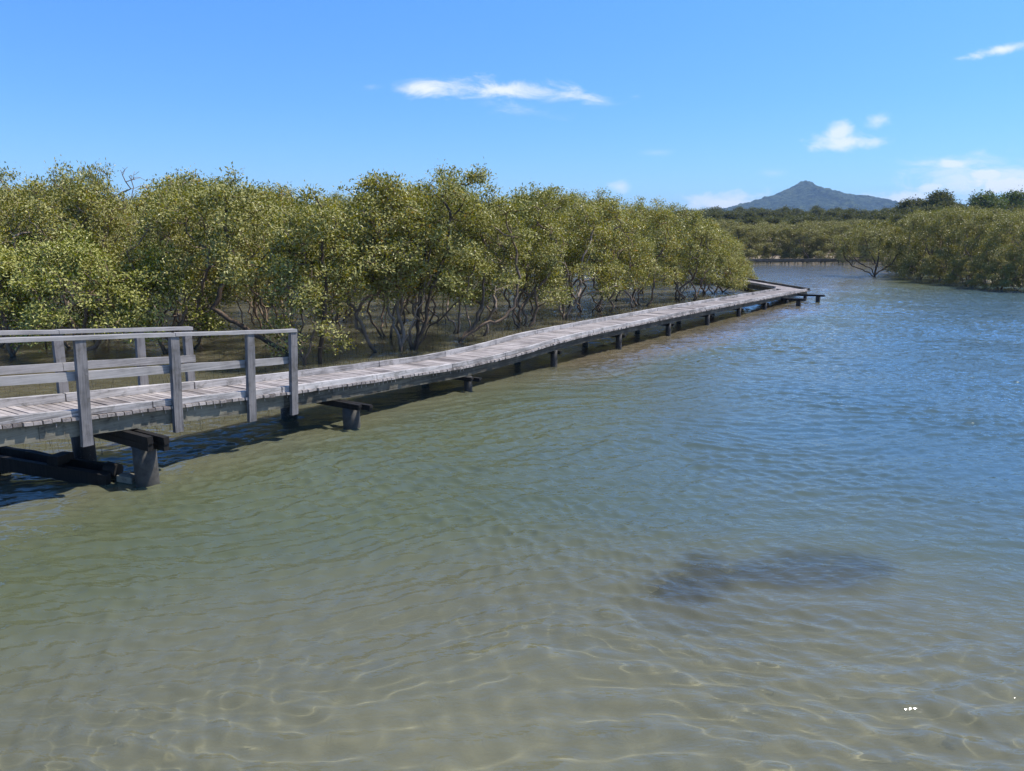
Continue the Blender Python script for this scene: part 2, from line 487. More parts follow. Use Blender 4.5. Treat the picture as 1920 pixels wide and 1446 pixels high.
# ------------------------------------------------------------------ the boardwalk
bw = empty('boardwalk', (A0[0], A0[1], 0))
tag(bw, 'long weathered grey timber boardwalk on piles running beside the nearer mangroves', 'boardwalk')
BWL = -np.array([A0[0], A0[1], 0])
def part(mb, name, mat): return mb.build(name, mat, bw, BWL)

deck = MB(); s = -9.0
while s < S_END - .05:
    w = .112
    c = edge(s + w / 2, -W / 2 + rng.normal(0, .008), -.125 + rng.normal(0, .003))
    slope = (zprof(s + w) - zprof(s)) / w
    L = W / 2 + .035 + rng.uniform(-.012, .02)
    deck.box(c, OUT * L, (DIR + UP * slope) * (w / 2 - .0015), UP * .024, float(np.clip(rng.normal(.48, .21), .05, 1)))
    if s < 9:    # long nail tips and drips hanging under the plank ends
        e = edge(s + w / 2, -.015, -.16 - .035)
        if rng.random() < .55: deck.box(e, OUT * .004, DIR * .004, UP * rng.uniform(.015, .04), .9)
    s += w + .014
# the second leg, turning away behind the trees
L0 = np.array([17.93, 46.37, 0]); L1 = np.array([17.3, 65.0, 0])
D2 = (L1 - L0) / np.linalg.norm(L1 - L0); O2 = np.array([D2[1], -D2[0], 0])
len2 = np.linalg.norm(L1 - L0)
def edge2(t, off=0., dz=0.): p = L0 + D2 * t + O2 * off; return np.array([p[0], p[1], .60 + dz])
t = -.35
while t < len2:
    wl = W / 2 + rng.uniform(-.01, .02)
    deck.box(edge2(t + .07, -W / 2, -.118 + rng.normal(0, .003)), O2 * wl, D2 * .067, UP * .024, float(np.clip(rng.normal(.5, .17), .1, .95)))
    t += .146
part(deck, 'deck', M['plank'])

def kerb_run(off, s0, s1, seg, name='kerb', h=.10, w=.09):
    s = s0
    while s < s1 - .3:
        e = min(s1, s + seg * rng.uniform(.9, 1.1))
        mb = MB(); k = 6
        tone = float(np.clip(rng.normal(.5, .12), .25, .8))
        for i in range(k):
            pass
        pts = [edge(s + .012 + (e - s - .024) * i / k, off, h / 2 - .10) for i in range(k + 1)]
        rings = []
        for p in pts:
            for sx, sz in ((-1, -1), (1, -1), (1, 1), (-1, 1)):
                rings.append(p + OUT * (w / 2 * sx + rng.normal(0, .003)) + UP * (h / 2 * sz + rng.normal(0, .0035)))
        fs = [(0, 3, 2, 1), tuple(4 * k + j for j in (0, 1, 2, 3))]
        for i in range(k):
            for j in range(4): fs.append((4 * i + j, 4 * i + (j + 1) % 4, 4 * i + 4 + (j + 1) % 4, 4 * i + 4 + j))
        mb.add(rings, fs, tone)
        part(mb, name, M['kerb'])
        s = e
kerb_run(-.045, -9, S_END, 2.45)
kerb_run(-W + .045, -9, 41.2, 2.45, h=.13)
mb = MB(); mb.beam(edge2(-.2, -.05, -.035), edge2(len2, -.05, -.035), O2, UP, .09, .125, .25, 12, .004); part(mb, 'kerb', M['bearer'])  # shade on its inner face put into the colour as dark bearer wood
mb = MB(); mb.beam(edge2(1.75, -W + .05, -.035), edge2(len2, -W + .05, -.035), O2, UP, .09, .115, .5, 12, .004); part(mb, 'kerb', M['kerb'])

for off in (-.10, -W + .10):         # the long bearers under the planks
    s = -9
    while s < S_END - .1:
        e = min(S_END - .05, s + 4.2)
        mb = MB(); n = 6
        for i in range(n):
            a_, b_ = s + (e - s) * i / n, s + (e - s) * (i + 1) / n
            dp = bdepth((a_ + b_) / 2)
            mb.beam(edge(a_ + (.006 if i == 0 else 0), off, -.15 - dp / 2), edge(b_, off, -.15 - dp / 2), OUT, UP, .10, dp, float(np.clip(.52 - .085 * s, .10, .75)), 1)
        part(mb, 'bearer', M['bearer']); s = e
for off in (-.12, -W + .12):
    mb = MB(); mb.beam(edge2(.2, off, -.28), edge2(len2, off, -.28), O2, UP, .10, .27, .3, 8, .004); part(mb, 'bearer', M['bearer'])

def pile(p, r, ztop, mat, square=False, zb=-1.6):
    mb = MB()
    if square:
        mb.beam((p[0], p[1], zb), (p[0], p[1], ztop), OUT, DIR, r * 2, r * 2, .4, 6, .006)
    else:
        mb.smooth = True
        n = 9; zs = np.linspace(zb, ztop, n)
        mb.tube([(p[0] + rng.normal(0, .004), p[1] + rng.normal(0, .004), z) for z in zs], [r * (1.03 - .02 * i / n + rng.normal(0, .006)) for i in range(n)], 20, .5)
    part(mb, 'pile', mat)

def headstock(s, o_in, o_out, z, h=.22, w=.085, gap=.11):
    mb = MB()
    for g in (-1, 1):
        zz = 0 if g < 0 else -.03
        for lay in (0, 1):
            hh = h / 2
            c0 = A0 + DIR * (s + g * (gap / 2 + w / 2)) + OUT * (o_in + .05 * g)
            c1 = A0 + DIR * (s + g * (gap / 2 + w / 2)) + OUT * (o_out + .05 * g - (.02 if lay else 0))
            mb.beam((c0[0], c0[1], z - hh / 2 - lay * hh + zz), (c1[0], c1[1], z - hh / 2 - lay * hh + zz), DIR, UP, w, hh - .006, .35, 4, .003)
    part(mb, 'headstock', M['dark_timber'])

BENTS = []
for i in range(-2, 11):
    s = .70 + 4.22 * i
    if s > S_END: break
    outp = .27 if i == 0 else .31 if i == 1 else -.03 if i == 2 else -.12
    BENTS.append((i, s, outp))
for i, s, outp in BENTS:
    zt = zprof(s) - .15 - bdepth(s)
    if i <= 1:
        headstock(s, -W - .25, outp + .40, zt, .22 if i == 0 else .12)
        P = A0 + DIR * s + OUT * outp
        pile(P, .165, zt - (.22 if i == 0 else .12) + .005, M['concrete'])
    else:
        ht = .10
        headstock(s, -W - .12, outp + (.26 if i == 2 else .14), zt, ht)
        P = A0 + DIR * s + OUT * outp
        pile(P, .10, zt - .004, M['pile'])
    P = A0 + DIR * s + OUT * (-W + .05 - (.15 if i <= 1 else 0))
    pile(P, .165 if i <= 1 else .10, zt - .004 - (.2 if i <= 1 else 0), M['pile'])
# two outriggers beyond the far corner
for (px, py, L_) in ((1497, 574, 1.5), (1533, 566, 1.9)):
    P = at(px, py, 0)
    pile(P, .11, .30, M['pile'], True)
    mb = MB(); a_ = P - OUT * L_ ; b_ = P + OUT * .35
    for g in (-.1, .1):
        mb.beam((a_ + DIR * g) + UP * .35, (b_ + DIR * g) + UP * .35, DIR, UP, .09, .10, .35, 3, .003)
    part(mb, 'headstock', M['dark_timber'])
for t in (3.0, 7.2, 11.4, 15.6):
    for off in (-.15, -W + .15):
        pile(edge2(t, off), .10, .10, M['dark_timber'])

def handrail(off, s_posts, s0, s1, dz_top, lean=0.0, mid=(.0,)):
    hr = empty('handrail', (0, 0, 0)); hr.parent = bw; hr.location = BWL
    side = OUT * (1 if off > -W / 2 else -1)
    for sp in s_posts:
        mb = MB()
        b = edge(sp, off) + side * .035; zt = zprof(sp) + dz_top - .03
        zb = zprof(sp) - .54 if side @ OUT > 0 else zprof(sp) - .45
        ln = side * lean
        mb.beam((b[0] + ln[0] * -.3, b[1] + ln[1] * -.3, zb), (b[0] + ln[0], b[1] + ln[1], zt), OUT, DIR, .075, .145, .5, 8, .0022)
        po = mb.build('post', M['post'], hr)
        for zz in (-.33, -.07):
            mb = MB(); q = b + side * (.0375) + ln * .2 + UP * (zprof(sp) + zz - .02)
            mb.tube([q - side * .004, q + side * .014], [.017, .015], 6, .3); mb.build('bolt', M['dark_timber'], po)
    def run(dz, w, h, dside, name, s1_, tone):
        mb = MB(); cuts = [s0] + [p for p in s_posts[1:-1:2]] + [s1_]
        for c0, c1 in zip(cuts[:-1], cuts[1:]):
            n = 5
            pts = [edge(c0 + .004 + (c1 - c0 - .008) * i / n, off) + side * dside + UP * (dz + rng.normal(0, .002)) for i in range(n + 1)]
            rings = []
            for p in pts:
                for sx, sz in ((-1, -1), (1, -1), (1, 1), (-1, 1)):
                    rings.append(p + OUT * (w / 2 * sx + rng.normal(0, .002)) + UP * (h / 2 * sz + rng.normal(0, .002)))
            fs = [(0, 3, 2, 1), tuple(4 * n + j for j in (0, 1, 2, 3))]
            for i in range(n):
                for j in range(4): fs.append((4 * i + j, 4 * i + (j + 1) % 4, 4 * i + 4 + (j + 1) % 4, 4 * i + 4 + j))
            mb.add(rings, fs, tone + rng.normal(0, .05))
        mb.build(name, M['rail'], hr)
    run(dz_top - .005, .14, .055, .02 + lean, 'top_rail', s1 + .06, .62)
    run(dz_top - .555, .045, .125, -.03 + lean * .45, 'mid_rail', s1 - (.03 if side @ OUT > 0 else -.06), .55)
NEAR_POSTS = [-5.7, -4.2, -2.75, -1.4, 0.0, 1.43, 2.83, 3.76]
handrail(0.0, NEAR_POSTS, -9, 3.76, 1.04, .075)
handrail(-W, [-4.9, -3.0, -1.2, .45, 1.78, 2.68], -9, 2.70, 1.01)

# ------------------------------------------------------------------ collapsed timber under the walkway
ft = empty('fallen_timber', tuple(at(120, 890, 0)))
tag(ft, 'collapsed black timber beam lying in the water under the left end of the boardwalk', 'timber')
FL = np.array(ft.location)
a_ = at(-60, 858, .26); b_ = at(203, 901, .06)
dr = (b_ - a_) / np.linalg.norm(b_ - a_); sd = np.cross(dr, UP); sd /= np.linalg.norm(sd); uu = np.cross(sd, dr)
mb = MB()
mb.beam(a_, b_, sd, uu, .10, .21, .4, 8, .006)
mb.build('beam', M['dark_timber'], ft, -FL)
mb = MB()
mb.beam(a_ - sd * .28 + uu * .08, b_ - sd * .28 + uu * .05 - dr * .1, sd, uu, .10, .17, .4, 8, .006)
mb.build('beam', M['dark_timber'], ft, -FL)
mb = MB(); c = b_ - sd * .14 + dr * -.03 + uu * .10
mb.tube([c - dr * .14 - sd * .05, c + dr * .06 - sd * .05], [.12, .11], 12, .4)
mb.build('block', M['dark_timber'], ft, -FL); mb = MB()
mb.box(b_ - sd * .16 + dr * .22 + UP * .02, dr * .13, sd * .09, uu * .05, .9)
mb.build('block', M['bearer'], ft, -FL); mb = MB()
mb.box(a_ + (b_ - a_) * .62 - sd * .14 + uu * .17, dr * .10, sd * .16, uu * .07, .4, .008)
mb.build('block', M['dark_timber'], ft, -FL)
mb = MB(); e = at(8, 880, 0)
mb.tube([(e[0], e[1], -1.4), (e[0] - .02, e[1], .2), (e[0] - .05, e[1] + .04, .72)], [.10, .10, .095], 12, .4)
mb.build('stump', M['dark_timber'], ft, -FL)

# ------------------------------------------------------------------ trees
def skeleton(stems, clusters, r, r0, jit=.15, minz=.7):
    pos = []; par = []
    pos.append(np.array(stems[0][0], float)); par.append(-1)
    for st in stems:
        prev = 0
        pts = [np.array(p, float) for p in st]
        for a, b in zip(pts[:-1], pts[1:]):
            L = np.linalg.norm(b - a); n = max(1, int(round(L / .22)))
            for i in range(1, n + 1):
                p = a + (b - a) * i / n
                if i < n: p = p + r.normal(0, .036, 3)
                if (p - pos[0]) @ (p - pos[0]) < 1e-6: continue
                pos.append(p); par.append(prev); prev = len(pos) - 1
    base = np.array(pos)
    pos_a = np.zeros((len(pos) + len(clusters) * 14, 3)); pos_a[:len(pos)] = base
    plen = np.zeros(len(pos_a)); cnt = len(pos)
    for i in range(1, cnt): plen[i] = plen[par[i]] + np.linalg.norm(pos_a[i] - pos_a[par[i]])
    d0 = np.min(np.linalg.norm(clusters[:, None] - base[None], axis=2), axis=1)
    tips = []
    for ci in np.argsort(d0):
        c = clusters[ci]
        P = pos_a[:cnt]
        d = np.linalg.norm(P - c, axis=1) + .12 * plen[:cnt] + 3.0 * (P[:, 2] < min(minz, c[2])) + np.maximum(0, P[:, 2] - c[2]) * .5
        j = int(np.argmin(d)); a = P[j].copy()
        L = np.linalg.norm(c - a); n = max(1, min(12, int(round(L / .24))))
        bend = r.normal(0, jit * L, 3); bend[2] -= .05 * L
        prev = j
        for i in range(1, n + 1):
            t = i / n
            p = a + (c - a) * t + bend * (t * (1 - t) * 2) + (r.normal(0, .02, 3) if i < n else 0)
            pos_a[cnt] = p; par.append(prev); plen[cnt] = plen[prev] + L / n
            prev = cnt; cnt += 1
        tips.append(prev)
    pos_a = pos_a[:cnt]
    ex = 2.25
    acc = np.zeros(cnt)
    kids = [[] for _ in range(cnt)]
    for i in range(1, cnt): kids[par[i]].append(i)
    rad = np.zeros(cnt)
    order = np.argsort(-np.array([0] * cnt)) if False else range(cnt - 1, -1, -1)
    for i in order:
        rad[i] = max(r0, acc[i] ** (1 / ex))
        if i > 0: acc[par[i]] += rad[i] ** ex
    return pos_a, kids, rad

def wood_mesh(pos, kids, rad, name, mat, parent):
    mb = MB(); mb.smooth = True
    stack = [(0, None)]
    while stack:
        start, frm = stack.pop()
        ch = [start]
        while kids[ch[-1]]:
            ks = sorted(kids[ch[-1]], key=lambda q: -rad[q])
            for k2 in ks[1:]: stack.append((k2, ch[-1]))
            ch.append(ks[0])
        pts = [pos[i] for i in ch]; rr = [rad[i] for i in ch]
        if frm is not None:
            pts = [pos[frm]] + pts; rr = [min(rad[frm], rr[0] * 1.25)] + rr
        if len(pts) < 2: continue
        m = max(rr)
        mb.tube(pts, rr, 9 if m > .06 else 6 if m > .025 else 3, .5, cap=False)
    return mb.build(name, mat, parent)

def leaf_mesh(centres, n_each, r, name, mat, parent, size=.085, sig=.17, tone=.45, tvar=.2, out=None, flat=.75, aspect=.46):
    nC = len(centres)
    cnt = r.poisson(n_each, nC)
    idx = np.repeat(np.arange(nC), cnt); n = len(idx)
    off = r.normal(0, 1, (n, 3)) * sig * np.array([1, 1, flat])
    c = centres[idx] + off
    ax = off / sig * .5 + r.normal(0, .6, (n, 3)) + np.array([0, 0, .12])
    ax /= np.linalg.norm(ax, axis=1)[:, None]
    up = np.array([0, 0, .75]) + r.normal(0, .62, (n, 3))
    if out is not None: up = up + (c - out) / (np.linalg.norm(c - out, axis=1)[:, None] + 1e-6) * .45
    sd = np.cross(up, ax); sd /= np.linalg.norm(sd, axis=1)[:, None] + 1e-9
    nn = np.cross(ax, sd)
    L = size * r.uniform(.7, 1.3, n)[:, None]; w = L * aspect / 2
    droop = -nn * L * .07
    v = np.empty((n, 4, 3), np.float32)
    v[:, 0] = c - ax * L / 2 + droop; v[:, 1] = c + sd * w - ax * L * .05; v[:, 2] = c + ax * L / 2 + droop; v[:, 3] = c - sd * w - ax * L * .05
    me = bpy.data.meshes.new(name)
    me.vertices.add(n * 4); me.vertices.foreach_set('co', v.ravel())
    ct = r.normal(0, .14, nC)[idx]
    tn = np.clip(tone + ct + r.normal(0, tvar * 1.15, n), 0, 1)
    fill(me, np.arange(n * 4, dtype=np.int32), np.full(n, 4, np.int32), tn.astype(np.float32))
    return link(name, me, mat, parent)

def crown_clusters(r, n, h, rad, zlo, lumps, lean=(0, 0), fill_low=.3):
    """leaf-spray centres gathered in uneven lumps over a dome"""
    L = []; lumps = int(lumps * 1.55)
    for i in range(lumps):
        a = 2.4 * i + r.uniform(-.5, .5)
        q = (i + .5) / lumps
        z = zlo + (h - zlo) * (1 - q * .95)
        rr = rad * math.sqrt(max(0, 1 - ((z - zlo) / (h - zlo + .3)) ** 2)) * r.uniform(.55, .98)
        if i == 0: rr *= .4
        L.append((rr * math.cos(a) + lean[0] * q * 0 + lean[0] * (z - zlo) / (h - zlo), rr * math.sin(a) + lean[1] * (z - zlo) / (h - zlo), z - .25, r.uniform(.35, .72) * (.55 + rad * .20)))
    for i in range(5):                                   # sprigs standing out of the top
        a = r.uniform(0, 6.28); rr = rad * r.uniform(.1, .75)
        zz = zlo + (h - zlo) * math.sqrt(max(.1, 1 - (rr / (rad * 1.1)) ** 2)) + r.uniform(-.15, .25)
        L.append((rr * math.cos(a) + lean[0], rr * math.sin(a) + lean[1], zz, r.uniform(.26, .42)))
    L = np.array(L)
    wts = L[:, 3] ** 2; wts /= wts.sum()
    k = r.choice(len(L), n, p=wts)
    d = r.normal(0, 1, (n, 3)); d /= np.linalg.norm(d, axis=1)[:, None]
    rr = L[k, 3] * r.uniform(.35, 1.0, n) ** .5
    c = L[k, :3] + d * rr[:, None] * np.array([1, 1, .72])
    c = c[c[:, 2] > zlo * .82]
    zm = np.percentile(c[:, 2], 99.5); up = c[:, 2] > zlo
    c[up, 2] = zlo + (c[up, 2] - zlo) * (h - .12 - zlo) / (zm - zlo)
    return c

def crooked(r, base, top, n=5, wig=.16):
    base, top = np.array(base, float), np.array(top, float)
    pts = [base]
    for i in range(1, n):
        t = i / n
        p = base + (top - base) * t + np.array([r.normal(0, wig), r.normal(0, wig), r.normal(0, wig * .3)])
        pts.append(p)
    return pts + [top]

def auto_stems(r, h, rad, k, lean=(0, 0)):
    st = []
    for i in range(k):
        a = r.uniform(0, 6.28) if k == 1 else 6.28 * i / k + r.uniform(-.5, .5)
        sp = (0.25 if k == 1 else .62) * rad * r.uniform(.7, 1.2)
        hh = h * r.uniform(.42, .62)
        st.append(crooked(r, (0, 0, -.35), (math.cos(a) * sp + lean[0] * .6, math.sin(a) * sp + lean[1] * .6, hh), 6, .19))
    return st

def mangrove(name, seed, h, rad, stems=None, zlo=1.3, ncl=330, leaves=36, lumps=13, lean=(0, 0), leaf='leaf', bark='bark', size=.104, tone=.45, r0=.0098, k=3, sig=.155, zscale=1):
    r = np.random.default_rng(seed)
    root = empty(name)
    cl = crown_clusters(r, ncl, h, rad, zlo, lumps, lean)
    st = stems or auto_stems(r, h, rad, k, lean)
    pos, kids, rd = skeleton(st, cl, r, r0)
    wood_mesh(pos, kids, rd, 'trunk', M[bark], root)
    if leaves:
        leaf_mesh(cl, leaves, r, 'crown', M[leaf], root, size, sig, tone, .2, np.array([lean[0], lean[1], zlo]))
    return root

def top_z(py, d):
    q = ray(960, py); return EYE + q[2] / q[1] * d

# the front row, each tree modelled for its own place -------------------------------------------------
def place(root, px, py, rz=0.0):
    p = at(px, py, 0); root.location = (p[0], p[1], 0); root.rotation_euler.z = rz; return root

def rel(px0, py0, pts):
    """stem way-points: (px, py, metres nearer(-)/farther(+)) seen from the camera, relative to the trunk base"""
    b = at(px0, py0, 0); out = [(0, 0, -.35), (0, 0, 0)]
    for (x, y, dd) in pts:
        p = at_depth(x, y, b[1] + dd); out.append(tuple(p - b))
    return out

FR = 'mangroves along the inner edge of the boardwalk'
def hero(px, py, ytop, rad, label, seed, stems_px=None, **kw):
    d = at(px, py, 0)[1]
    h = top_z(ytop, d)
    st = [rel(px, py, q) for q in stems_px] if stems_px else None
    t = mangrove('mangrove_tree', seed, h, rad, st, **kw)
    place(t, px, py)
    tag(t, label, 'mangrove tree', FR)
    return t

hero(25, 668, 455, 1.9, 'low leafy mangrove at the left edge of the photo behind the handrail', 11, [[(15, 640, 0), (5, 580, .3), (0, 520, .2)], [(45, 630, .2), (70, 570, 0), (85, 500, -.2)]], zlo=.9, leaf='leaf_bright', lumps=12, ncl=330, leaves=38)
hero(150, 671, 432, 2.15, 'bright green round mangrove behind the left handrail posts', 12, [[(140, 630, .3), (120, 560, 0), (110, 480, 0)], [(185, 640, -.1), (215, 590, 0), (235, 530, 0)], [(160, 620, .4), (165, 540, .4), (170, 470, .3)]], zlo=.9, leaf='leaf_bright', lumps=14, ncl=400, leaves=38)
hero(310, 662, 462, 1.65, 'low yellow-green mangrove whose leaves hang to the end of the rear handrail', 13, [[(300, 640, 0), (280, 590, 0), (270, 530, 0)], [(330, 640, 0), (350, 580, -.2), (345, 520, 0)]], zlo=.7, leaf='leaf_bright', lumps=12, ncl=300, leaves=38)
hero(540, 666, 318, 2.1, 'tall mangrove with a dark crooked trunk leaning left from the handrail end', 14, [[(500, 640, .2), (430, 600, .3), (398, 578, .4), (425, 520, .6), (440, 480, .6), (422, 430, .6), (430, 380, .5)]], zlo=2.5, bark='bark_dark', lumps=11, lean=(-1.9, .6), ncl=270)
hero(571, 684, 400, 1.15, 'short bushy mangrove with pale leaning stems just past the handrail end', 15, [[(545, 650, .1), (515, 620, .2), (510, 585, .3)], [(580, 660, 0), (590, 610, .1), (585, 560, .2)], [(560, 640, .2), (548, 590, .3), (540, 530, .3)]], zlo=.45, lumps=11, ncl=170, leaves=26)
hero(600, 681, 350, 1.3, 'slender straight mangrove standing beside the short bushy one', 16, [[(601, 650, 0), (607, 600, .1), (610, 530, .1), (605, 450, .2)]], zlo=1.9, k=1, lumps=8, ncl=190, bark='bark_dark')
hero(704, 660, 338, 1.95, 'mangrove with an S-shaped trunk forking low over the water', 17, [[(690, 640, .1), (668, 615, .1), (664, 575, .1), (640, 550, .2), (625, 500, .2), (630, 430, .3)], [(666, 590, .1), (685, 560, .1), (715, 545, .2), (722, 490, .3), (700, 420, .3)]], zlo=1.9, lumps=11, ncl=260)
hero(752, 657, 328, 1.7, 'pale several-stemmed mangrove left of the dark leaning trunks', 18, [[(748, 630, 0), (730, 590, .2), (722, 530, .4), (715, 450, .5)], [(756, 620, .2), (745, 580, .3), (752, 500, .4), (755, 420, .5)], [(770, 615, -.1), (790, 570, 0), (800, 510, .3)]], zlo=2.1, lumps=11, ncl=240, bark='bark_grey')
hero(779, 656, 316, 2.2, 'tallest mangrove with dark twin trunks leaning right', 19, [[(790, 625, 0), (800, 590, .1), (808, 540, .2), (830, 490, .4), (845, 410, .4)], [(800, 620, .1), (835, 590, 0), (865, 560, 0), (890, 500, .2)], [(785, 600, .3), (790, 540, .4), (800, 460, .5)]], zlo=2.2, lumps=13, ncl=320, bark='bark_dark', lean=(1.1, .4))
hero(862, 642, 348, 2.1, 'mangrove with one low limb sprawling right beside the deck', 20, [[(900, 612, .1), (940, 600, .3), (965, 575, .5), (975, 520, .6), (960, 440, .6)], [(885, 618, .3), (905, 570, .6), (910, 500, .7)]], zlo=1.6, lumps=11, ncl=290, lean=(1.3, .5))
hero(985, 612, 350, 2.2, 'dense mangrove leaning over the middle of the boardwalk kerb', 21, None, zlo=1.1, lumps=13, ncl=360, lean=(.2, 0))
hero(1062, 598, 350, 2.3, 'broad mangrove with thin grey stems near the middle of the walkway', 22, None, zlo=1.2, lumps=13, ncl=360, bark='bark_grey')
hero(1135, 585, 358, 2.4, 'wide domed mangrove behind the straight stretch of deck', 23, None, zlo=1.1, lumps=14, ncl=380)
hero(1205, 573, 372, 2.4, 'olive mangrove with branches low beside the far stretch of kerb', 24, None, zlo=1.0, lumps=14, ncl=380)
hero(1268, 562, 385, 2.5, 'rounded mangrove third from the far end of the thicket', 25, None, zlo=.9, lumps=14, ncl=380)
hero(1322, 552, 412, 2.3, 'lower mangrove second from the far end of the thicket', 26, None, zlo=.7, lumps=13, ncl=380, tone=.5)
hero(1350, 548, 455, 1.8, 'last bright mangrove overhanging the far end of the deck', 27, None, zlo=.5, lumps=12, ncl=360, tone=.52, lean=(.35, 0))
hero(1390, 531, 496, .95, 'small leafy mangrove bush beside the gap at the boardwalk corner', 28, None, zlo=.3, lumps=8, ncl=140, tone=.55)

dead = mangrove('dead_tree', 41, 5.9, 1.3, None, zlo=3.4, leaves=0, ncl=110, lumps=7, bark='bark_grey', r0=.008)
p = at(268, 622, 0); dead.location = (p[0], p[1], 0); dead.scale = (1, 1, top_z(308, p[1]) / 5.9)
tag(dead, 'bare grey twigs of a dead mangrove sticking above the leafy thicket', 'dead tree')

# the thicket behind: eight grown shapes, copied ------------------------------------------------------
SKY_X = [-80, 0, 25, 60, 90, 150, 215, 262, 310, 350, 400, 470, 540, 575, 640, 700, 745, 800, 850, 890, 920, 950, 1000, 1060, 1120, 1180, 1240, 1270, 1310, 1350, 1385, 1420]
SKY_Y = [335, 330, 322, 384, 352, 312, 312, 372, 325, 320, 322, 330, 332, 360, 348, 342, 336, 346, 322, 348, 372, 348, 350, 352, 358, 370, 378, 392, 402, 425, 455, 480]
KINDS_ = []
for i, (h, rad, k, zlo) in enumerate([(5.2, 2.1, 3, 1.9), (5.6, 2.3, 2, 2.2), (4.9, 2.0, 4, 1.8), (5.4, 2.2, 3, 2.3), (5.8, 1.9, 2, 2.4), (5.0, 2.3, 4, 1.7)]):
    KINDS_.append((mangrove('mangrove_tree', 60 + i, h, rad, None, zlo=zlo, ncl=240, leaves=36, lumps=12, k=k, tone=.42 + .03 * (i % 3), bark=('bark', 'bark_grey', 'bark')[i % 3]), h))
used = [0] * len(KINDS_)
def thicket(x, y, h, label, group, rs):
    i = int(rs.integers(len(KINDS_))); root, h0 = KINDS_[i]
    sc = h / h0; w = min(max(sc, .8), 1.25) * rs.uniform(.92, 1.1)
    if not used[i]:
        used[i] = 1; t = root; t.location = (x, y, 0); t.rotation_euler = (0, 0, rs.uniform(0, 6.28)); t.scale = (w, w, sc)
    else:
        t = copy_tree(root, (x, y, 0), rs.uniform(0, 6.28), (w, w, sc))
    tag(t, label, 'mangrove tree', group)
    return t
rs = np.random.default_rng(5)
pts = []
y = 26.0
while y < 64:
    step = 3.5 + (y - 26) * .05
    x = -(y * .70 + 3)
    while x < y * .35:
        X, Y = x + rs.uniform(-.9, .9), y + rs.uniform(-.9, .9)
        s_, u_ = deck_uv(X, Y)
        pxx = 960 + F * X / Y
        if u_ < -W - 3.6 and pxx < 1372 and pxx > -90: pts.append((X, Y, pxx))
        x += step
    y += step
for X, Y, pxx in pts:
    yt = np.interp(pxx, SKY_X, SKY_Y) + rs.uniform(6, 46)
    h = float(np.clip(top_z(yt, Y), 3.6, 7.2))
    thicket(X, Y, h, 'mangrove deep in the thicket behind the front row of trees', 'mangroves deep in the thicket', rs)
for px, d, yt in ((150, 27, 312), (198, 27.5, 308), (15, 27, 318), (350, 27, 320), (845, 29.5, 318)):
    P = at_depth(px, 500, d)
    t_ = thicket(P[0], P[1], top_z(yt, d), 'mangrove deep in the thicket behind the front row of trees', 'mangroves deep in the thicket', rs)
    t_.scale = (t_.scale[0] * .72, t_.scale[1] * .72, t_.scale[2])

# thin young stems standing in the shallows
for i, (px, py) in enumerate(((378, 640), (462, 612), (500, 640), (640, 625), (668, 618), (836, 606), (905, 600), (395, 612), (232, 630), (95, 650), (725, 612), (950, 590))):
    r_ = np.random.default_rng(300 + i)
    P = at(px, py, 0); hh = r_.uniform(2.0, 3.0)
    t = mangrove('mangrove_sapling', 300 + i, hh, .45, [crooked(r_, (0, 0, -.3), (r_.normal(0, .18), r_.normal(0, .18), hh * .8), 5, .06)], zlo=.9, ncl=26, leaves=22, lumps=4, r0=.009)
    t.location = (P[0], P[1], 0)
    tag(t, 'thin young mangrove stem standing in the shallows under the canopy', 'mangrove sapling', 'young mangrove stems under the canopy')

# breathing roots in the shallows
mb = MB()
for i in range(9000):
    s = rng.uniform(-6, 42); u = -W - .6 - abs(rng.normal(0, 5))
    p = A0 + DIR * s + OUT * u
    h = rng.uniform(.03, .20); l = rng.normal(0, .025, 2); w = rng.uniform(.006, .012)
    mb.add([(p[0] - w, p[1], -.2), (p[0] + w, p[1] - w, -.2), (p[0], p[1] + w, -.2), (p[0] + l[0], p[1] + l[1], h)], [(0, 1, 3), (1, 2, 3), (2, 0, 3)], .4)
tag(mb.build('breathing_roots', M['bark_dark']), 'thin breathing roots poking up through the shallow brown water', 'roots', None, 'stuff')

# right-hand bank --------------------------------------------------------------------------------------
BANK = 'mangroves on the far right bank'
lone = mangrove('mangrove_tree', 81, top_z(412, 66), 3.6, [rel(1640, 519, q) for q in (
    [(1635, 505, 0), (1610, 492, -.5), (1590, 470, -.8), (1580, 445, -.6)], [(1642, 500, 0), (1648, 475, .3), (1650, 445, .3)],
    [(1650, 508, 0), (1672, 495, .4), (1690, 465, .2)], [(1628, 510, .4), (1600, 500, 1), (1585, 485, 1.4)], [(1645, 500, .8), (1630, 470, 1.2), (1620, 440, 1)])],
    zlo=2.3, ncl=270, leaves=40, lumps=14, leaf='leaf_far', size=.13, r0=.014, sig=.22, bark='bark_dark')
place(lone, 1640, 519)
tag(lone, 'open spreading mangrove with dark forking stems in the water before the right bank', 'mangrove tree', BANK)
BK = []
for i, (h, rad, k, zlo) in enumerate([(5.4, 2.7, 4, .3), (5.9, 2.6, 3, .35), (5.1, 2.9, 4, .25), (5.6, 2.5, 3, .3)]):
    BK.append((mangrove('mangrove_tree', 90 + i, h, rad, None, zlo=zlo, ncl=330, leaves=38, lumps=14, k=k, leaf='leaf_far', size=.125, sig=.18, tone=.44, r0=.010), h))
bused = [0] * 4
